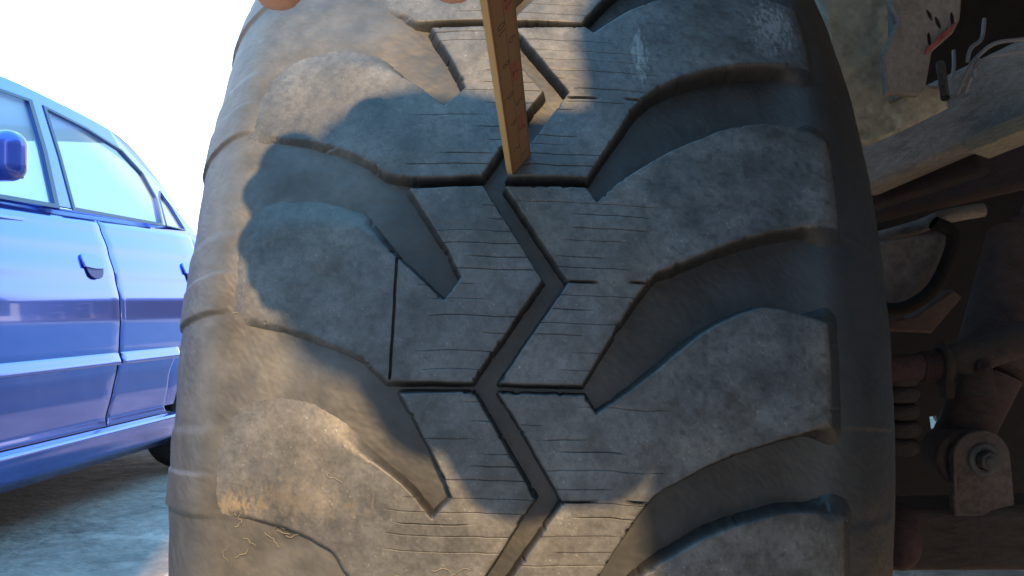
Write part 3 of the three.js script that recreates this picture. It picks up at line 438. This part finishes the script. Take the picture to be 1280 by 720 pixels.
// ---------------------------------------------------------------- blue car in the car park
{
  const car = thing('parked_car', 'blue four-door car parked on the lower ground left of the tyre', 'car', [-2.42, LOT - 0.01, -2.81], -0.1306);
  const paint = new THREE.MeshPhysicalMaterial({ color: rgb(0.115, 0.2, 0.7), metalness: 0.85, roughness: 0.19, clearcoat: 1, clearcoatRoughness: 0.03 });
  const black = std([0.02, 0.02, 0.022], 0.5), rubberT = std([0.03, 0.03, 0.032], 0.85), glass = new THREE.MeshPhysicalMaterial({ color: rgb(0.7, 0.92, 1), roughness: 0.55, transmission: 0.7, thickness: 0, ior: 1.5 }), chrome = std([0.7, 0.72, 0.75], 0.12, 1);
  // side profile: height above the ground -> how far the skin stands out, then nose and tail curve in
  const HP = [[0.16, -0.06], [0.2, -0.02], [0.26, -0.005], [0.287, 0.002], [0.297, -0.022], [0.33, -0.03], [0.42, -0.014], [0.52, -0.002], [0.54, 0.0], [0.6, 0.004], [0.7, 0.008], [0.77, 0.005], [0.86, -0.015], [0.96, -0.045], [1.04, -0.076], [1.075, -0.092]];
  const outAt = (h) => { for (let i = 0; i < HP.length - 1; i++) if (h <= HP[i + 1][0]) { const t = clamp((h - HP[i][0]) / (HP[i + 1][0] - HP[i][0])); return lerp(HP[i][1], HP[i + 1][1], t * t * (3 - 2 * t) * 0.5 + t * 0.5); } return HP[HP.length - 1][1]; };
  const halfW = (u, h) => 0.87 + outAt(h) - 0.1 * sstep(-0.8, -2.0, u) - 0.28 * sstep(-1.6, -2.15, u) - 0.08 * sstep(1.2, 2.2, u) - 0.2 * sstep(1.9, 2.25, u);
  function skin(u0, u1, h0, h1, s, o = 0.0, nu = 40, nh = 60, cut) {  // a patch of the side; cut(u, h) true leaves it out
    const pos = [], idx = [], keep = [];
    for (let j = 0; j <= nh; j++) for (let i = 0; i <= nu; i++) { const h = lerp(h0, h1, j / nh), a = typeof u0 === 'function' ? u0(h) : u0, b = typeof u1 === 'function' ? u1(h) : u1, u = lerp(a, b, i / nu); const e = Math.min(i, nu - i, j, nh - j) === 0 ? -0.004 : 0; pos.push(s * (halfW(u, h) + (typeof o === 'function' ? o(h) : o) + e), h, -u); keep.push(!(cut && cut(u, h))); }
    for (let j = 0; j < nh; j++) for (let i = 0; i < nu; i++) { const a = j * (nu + 1) + i, b = a + nu + 1; if (keep[a] && keep[a + 1] && keep[b] && keep[b + 1]) { if (s < 0) idx.push(a, a + 1, b, b, a + 1, b + 1); else idx.push(a, b, a + 1, b, b + 1, a + 1); } }
    const g = new THREE.BufferGeometry(); g.setAttribute('position', new THREE.Float32BufferAttribute(pos, 3)); g.setIndex(idx); g.computeVertexNormals(); return g;
  }
  const WF = -1.3, WB = 1.44, WR2 = 0.335; const arch = (u, h) => Math.hypot(u - WF, h - 0.31) < WR2 || Math.hypot(u - WB, h - 0.31) < WR2;
  const gapF = (h) => 0.635 - 0.03 * sstep(0.55, 0.3, h), gapR = (h) => 1.36 - 0.33 * sstep(0.85, 0.45, h), gapA = (h) => -0.62 - 0.0 * h;
  const roofPts = [[-0.62, 1.5], [-0.2, 1.535], [0.2, 1.54], [0.5, 1.525], [0.985, 1.455], [1.29, 1.305], [1.5, 1.13], [1.56, 1.075]];
  const roof = new THREE.SplineCurve(roofPts.map((p) => new THREE.Vector2(...p))).getPoints(42).map((p) => [p.x, p.y]);
  const roofAt = (u) => { for (let i = 0; i < roof.length - 1; i++) if (u <= roof[i + 1][0]) { const t = clamp((u - roof[i][0]) / (roof[i + 1][0] - roof[i][0])); return lerp(roof[i][1], roof[i + 1][1], t); } return 1.075; };
  const lean = (h) => 0.782 - (h - 1.075) * 0.36;
  for (const s of [1, -1]) {
    mesh('body_side', merge([skin(-2.15, gapA, 0.33, 1.0, s, 0, 60, 40, arch), skin(gapR, 2.25, 0.33, 1.06, s, 0, 50, 40, arch)]), paint, car);
    mesh('sill', skin(-0.95, 1.09, 0.16, 0.3, s, 0, 40, 16), paint, car);
    mesh('door_well', skin(-0.95, 1.6, 0.2, 1.06, s, -0.03, 60, 30, arch), black, car);
    for (const [a, b, hx] of [[gapA, gapF, 0.5], [gapF, gapR, 1.22]]) {
      const aa = (h) => a(h) + 0.004, bb = (h) => b(h) - 0.004; const d = mesh('door', skin(aa, bb, 0.303, 1.07, s, 0.002, 40, 70), paint, car);
      mesh('rubbing_strip', skin((h) => aa(0.55) + 0.003, (h) => bb(0.55) - 0.003, 0.53, 0.575, s, (h) => 0.02 - 0.014 * sstep(0.535, 0.575, h), 30, 8), paint, d);
      const hw = halfW(hx, 0.89) + 0.002, plateOn = (pts, th, o, tilt, bev) => { const g = new THREE.ExtrudeGeometry(new THREE.Shape(new THREE.SplineCurve(pts.map((p) => new THREE.Vector2(...p))).getPoints(40)), { depth: th, bevelEnabled: true, bevelSize: bev, bevelThickness: bev, bevelSegments: 3 }); g.rotateX(-tilt).rotateY(s * Math.PI / 2); if (s < 0) g.scale(1, 1, 1); return g.translate(s * (hw + o), 0.893, -hx); };
      mesh('handle_recess', plateOn([[-0.05, 0.01], [-0.04, -0.03], [-0.015, -0.046], [0.02, -0.046], [0.045, -0.028], [0.052, 0.01], [0.0, 0.016], [-0.05, 0.01]], 0.002, 0.003, 0.3, 0.001), std([0.012, 0.03, 0.2], 0.35), d);
      mesh('handle', plateOn([[-0.056, -0.004], [-0.058, 0.03], [-0.045, 0.042], [0.0, 0.046], [0.045, 0.042], [0.058, 0.03], [0.056, -0.004], [0.0, -0.01], [-0.056, -0.004]], 0.003, 0.004, 0.42, 0.003), paint, d);
    }
    // greenhouse side with two window openings, leaning in
    const S = (pts) => pts.map((p) => new THREE.Vector2(...p));
    const edge = roof.map((p) => [p[0], p[1]]);
    const sh = new THREE.Shape(S([[-1.15, 1.0], [-1.1, 1.075], ...edge, [1.62, 1.06], [1.55, 1.03], [0, 1.03]]));
    const w1 = [[-0.9, 1.1], [-0.52, 1.44], [0.0, 1.487], [0.43, 1.482], [0.42, 1.3], [0.385, 1.1]], w2 = [[0.485, 1.1], [0.505, 1.3], [0.51, 1.475], [0.75, 1.443], [0.96, 1.395], [1.1, 1.32], [1.17, 1.22], [1.13, 1.1]], w3 = [[1.185, 1.1], [1.215, 1.23], [1.25, 1.26], [1.33, 1.2], [1.42, 1.1]];
    for (const w of [w1, w2, w3]) sh.holes.push(new THREE.Path(S([...w].reverse())));
    const toSide = (g, o) => { const p = g.attributes.position; for (let i = 0; i < p.count; i++) { const u = p.getX(i), h = p.getY(i), d = p.getZ(i); p.setXYZ(i, s * (lean(h) + o + d - 0.08 * sstep(0.9, 1.6, u)), h, -u); } if (s > 0) { /* keep winding */ } g.computeVertexNormals(); return g; };
    mesh('window_frame', toSide(new THREE.ExtrudeGeometry(sh, { depth: 0.018, bevelEnabled: true, bevelSize: 0.003, bevelThickness: 0.003, bevelSegments: 2 }), -0.01), paint, car);
    for (const w of [w1, w2, w3]) {
      const c = [w.reduce((t, p) => t + p[0], 0) / w.length, w.reduce((t, p) => t + p[1], 0) / w.length];
      const pane = mesh('window', toSide(new THREE.ShapeGeometry(new THREE.Shape(S(w.map((p) => [c[0] + (p[0] - c[0]) * 1.02, c[1] + (p[1] - c[1]) * 1.02])))), -0.004), glass, car);
      const seal = new THREE.Shape(S(w.map((p) => [c[0] + (p[0] - c[0]) * 1.03, c[1] + (p[1] - c[1]) * 1.04]))); seal.holes.push(new THREE.Path(S(w.map((p) => [c[0] + (p[0] - c[0]) * 0.98, c[1] + (p[1] - c[1]) * 0.972]).reverse())));
      mesh('seal', toSide(new THREE.ExtrudeGeometry(seal, { depth: 0.006, bevelEnabled: false }), 0.009), std([0.06, 0.12, 0.2], 0.4), pane);
    }
    // mirror
    const mx = s * 1.01, mir = mesh('wing_mirror', new RoundedBoxGeometry(0.2, 0.14, 0.1, 6, 0.045).translate(mx + s * 0.01, 1.165, 0.24), new THREE.MeshPhysicalMaterial({ color: rgb(0.03, 0.08, 0.5), metalness: 0.3, roughness: 0.35, clearcoat: 1, clearcoatRoughness: 0.05 }), car); mesh('mirror_arm', between(V(s * 0.76, 1.1, 0.3), V(s * 0.92, 1.13, 0.27), 0.022, 0.02), black, mir); mesh('mirror_glass', new RoundedBoxGeometry(0.16, 0.11, 0.006, 3, 0.003).translate(mx + s * 0.01, 1.16, 0.21), chrome, mir);
    for (const u of [WF, WB]) {
      const w = mesh('wheel', new THREE.LatheGeometry([[0.19, -0.09], [0.27, -0.1], [0.305, -0.085], [0.315, -0.06], [0.315, 0.06], [0.305, 0.085], [0.27, 0.1], [0.19, 0.09]].map((p) => new THREE.Vector2(...p)), 56).rotateZ(Math.PI / 2).translate(s * 0.745, 0.315, -u), rubberT, car);
      mesh('rim', new THREE.LatheGeometry([[0.01, 0.05], [0.06, 0.055], [0.08, 0.04], [0.16, 0.04], [0.2, 0.085], [0.2, -0.08], [0.02, -0.08]].map((p) => new THREE.Vector2(...p)), 40).rotateZ(s > 0 ? -Math.PI / 2 : Math.PI / 2).translate(s * 0.745, 0.315, -u), std([0.45, 0.45, 0.47], 0.35, 0.8), w);
      mesh('wheel_well', new THREE.CylinderGeometry(0.36, 0.36, 0.28, 36, 1, true, -Math.PI * 0.5 - 0.2 + Math.PI * 0.5, Math.PI + 0.4).rotateZ(Math.PI / 2).translate(s * 0.69, 0.315, -u), black, car);
    }
  }
  // across the car: roof, screens, bonnet, boot, ends, floor
  const across = (stations, crown, mat, name, n = 24) => { const pos = [], idx = []; stations.forEach(([u, h, w]) => { for (let i = 0; i <= n; i++) { const t = 2 * i / n - 1; pos.push(w * t, h + crown * (1 - t * t), -u); } }); for (let j = 0; j < stations.length - 1; j++) for (let i = 0; i < n; i++) { const a = j * (n + 1) + i, b = a + n + 1; idx.push(a, a + 1, b, b, a + 1, b + 1); } const g = new THREE.BufferGeometry(); g.setAttribute('position', new THREE.Float32BufferAttribute(pos, 3)); g.setIndex(idx); g.computeVertexNormals(); return mesh(name, g, mat, car); };
  const wAt = (u, h) => lean(h) - 0.08 * sstep(0.9, 1.6, u) + 0.008;
  across([...Array(20).keys()].map((i) => -0.62 + 1.67 * i / 19).map((u) => [u, roofAt(u), wAt(u, roofAt(u))]), 0.03, paint, 'roof');
  across([[-1.15, 1.03, 0.78], [-0.9, 1.24, 0.74], [-0.62, 1.5, wAt(-0.62, 1.5)]], 0.03, glass, 'windscreen');
  across([...Array(12).keys()].map((i) => 1.05 + 0.51 * i / 11).map((u) => [u, roofAt(u), wAt(u, roofAt(u))]), 0.03, glass, 'rear_screen');
  across([[-2.1, 0.72, 0.5], [-2.0, 0.86, 0.66], [-1.7, 0.95, 0.74], [-1.15, 1.02, 0.8]], 0.03, paint, 'bonnet');
  across([[1.55, 1.07, 0.76], [1.8, 1.07, 0.72], [2.2, 1.03, 0.62], [2.25, 0.98, 0.56]], 0.02, paint, 'boot');
  across([[2.25, 0.98, 0.56], [2.27, 0.7, 0.6], [2.3, 0.6, 0.62], [2.3, 0.3, 0.62]], 0, paint, 'rear_bumper'); across([[-2.15, 0.3, 0.5], [-2.2, 0.5, 0.52], [-2.15, 0.6, 0.52], [-2.1, 0.72, 0.5]], 0, paint, 'front_bumper');
  mesh('floor', new THREE.BoxGeometry(1.5, 0.06, 4.2).translate(0, 0.24, 0), black, car); mesh('cabin', new THREE.BoxGeometry(1.5, 0.05, 2.6).translate(0, 0.98, -0.2), black, car);
}
// ---------------------------------------------------------------- garage behind the photographer, whose shade lies over the car park
{
  const g = thing('garage', 'rendered garage block behind, shading the car park', 'garage', [-3.55, LOT, 6.5]);
  mesh('wall', new RoundedBoxGeometry(7.4, 6.4, 5, 2, 0.02).translate(0, 3.2, 0), std([0.5, 0.46, 0.4], 0.9), g);
  mesh('roof', new RoundedBoxGeometry(7.7, 0.25, 5.3, 2, 0.03).translate(0, 6.5, 0), std([0.12, 0.12, 0.12], 0.8), g);
  for (const x of [-2, 1.6]) { const d = mesh('garage_door', new RoundedBoxGeometry(2.6, 2.2, 0.06, 2, 0.01).translate(x, 1.12, -2.51), std([0.3, 0.32, 0.33], 0.5), g); for (let i = 0; i < 5; i++) mesh('panel', new RoundedBoxGeometry(2.5, 0.38, 0.03, 2, 0.008).translate(x, 0.26 + 0.43 * i, -2.55), std([0.32, 0.34, 0.35], 0.5), d); }
  for (const x of [-2, 1.6]) { const w = mesh('window_frame', new RoundedBoxGeometry(1.4, 1.1, 0.06, 2, 0.01).translate(x, 4.6, -2.51), std([0.7, 0.7, 0.68], 0.5), g); mesh('pane', new THREE.BoxGeometry(1.2, 0.9, 0.02).translate(x, 4.6, -2.545), std([0.03, 0.035, 0.04], 0.05), w); }
}
{ // workshop along the right, closing that side of the yard
  const g = thing('workshop', 'grey rendered workshop with a plank door along the right of the yard', 'workshop', [4.6, 0, 0.6]);
  mesh('wall', new RoundedBoxGeometry(4.4, 3.6, 11, 2, 0.02).translate(0, 1.8, 0), std([0.45, 0.43, 0.44], 0.9), g);
  mesh('roof', new RoundedBoxGeometry(4.7, 0.2, 11.3, 2, 0.03).translate(0, 3.7, 0), std([0.08, 0.08, 0.085], 0.8), g);
  const d = mesh('door', new RoundedBoxGeometry(0.06, 2.4, 2.6, 2, 0.01).translate(-2.22, 1.2, 1), std([0.09, 0.075, 0.06], 0.8), g); for (let i = 0; i < 8; i++) mesh('plank', new RoundedBoxGeometry(0.03, 2.3, 0.3, 2, 0.006).translate(-2.26, 1.2, -0.12 + 0.32 * i), std([0.1 + 0.02 * rnd(), 0.08, 0.065], 0.8), d);
}

// houses across the way, mirrored in the side of the car
for (const [x, z, h, turn, lab] of [[14, -26, 2.6, 0.6, 'low brown house beyond the truck, beside the bare trees'], [28, -24, 4.2, 0.8, 'tall brown house beyond the truck, right of the bare trees']]) {
  const g = thing('house', lab, 'house', [x, LOT, z], turn);
  mesh('wall', new THREE.BoxGeometry(10, h, 8).translate(0, h / 2, 0), std([0.07, 0.055, 0.055], 0.9), g);
  mesh('roof', new THREE.CylinderGeometry(2.6, 7.4, 2.2, 4, 1).rotateY(Math.PI / 4).translate(0, h + 1.1, 0), std([0.07, 0.06, 0.06], 0.9), g);
  for (let i = 0; i < 3; i++) { const w = mesh('window_frame', new RoundedBoxGeometry(1.3, 1.2, 0.1, 2, 0.02).translate(-3 + 3 * i, h * 0.55, 4.03), std([0.6, 0.6, 0.58], 0.6), g); mesh('pane', new THREE.BoxGeometry(1.1, 1, 0.02).translate(-3 + 3 * i, h * 0.55, 4.09), std([0.03, 0.035, 0.04], 0.06), w); }
}
// bare winter trees by those houses
for (const [x, z, h, lab] of [[19.5, -23, 6.5, 'tallest bare tree between the two brown houses'], [23, -20, 4.6, 'shorter bare tree in front of the tall brown house'], [17, -20.5, 3.8, 'small bare tree in front of the low brown house']]) {
  const t = thing('bare_tree', lab, 'tree', [x, LOT, z]), list = [], trunk = [];
  const grow = (p, d, len, r, lv) => { const q = p.clone().addScaledVector(d, len); (lv === 0 ? trunk : list).push(between(p, q, r, r * 0.65, lv < 2 ? 8 : 4, true)); if (lv < 5) for (let i = 0; i < (lv === 0 ? 4 : 3); i++) { const e = d.clone().add(V(rnd() - 0.5, 0.35 * rnd(), rnd() - 0.5).multiplyScalar(1.5)).normalize(); grow(q, e, len * (0.55 + 0.25 * rnd()), r * 0.6, lv + 1); } };
  grow(V(0, 0, 0), V(0, 1, 0), h * 0.3, h * 0.025, 0); const bark = std([0.06, 0.045, 0.04], 0.9); mesh('trunk', merge(trunk), bark, t); mesh('crown', merge(list), bark, t);
}
renderer.render(scene, camera);
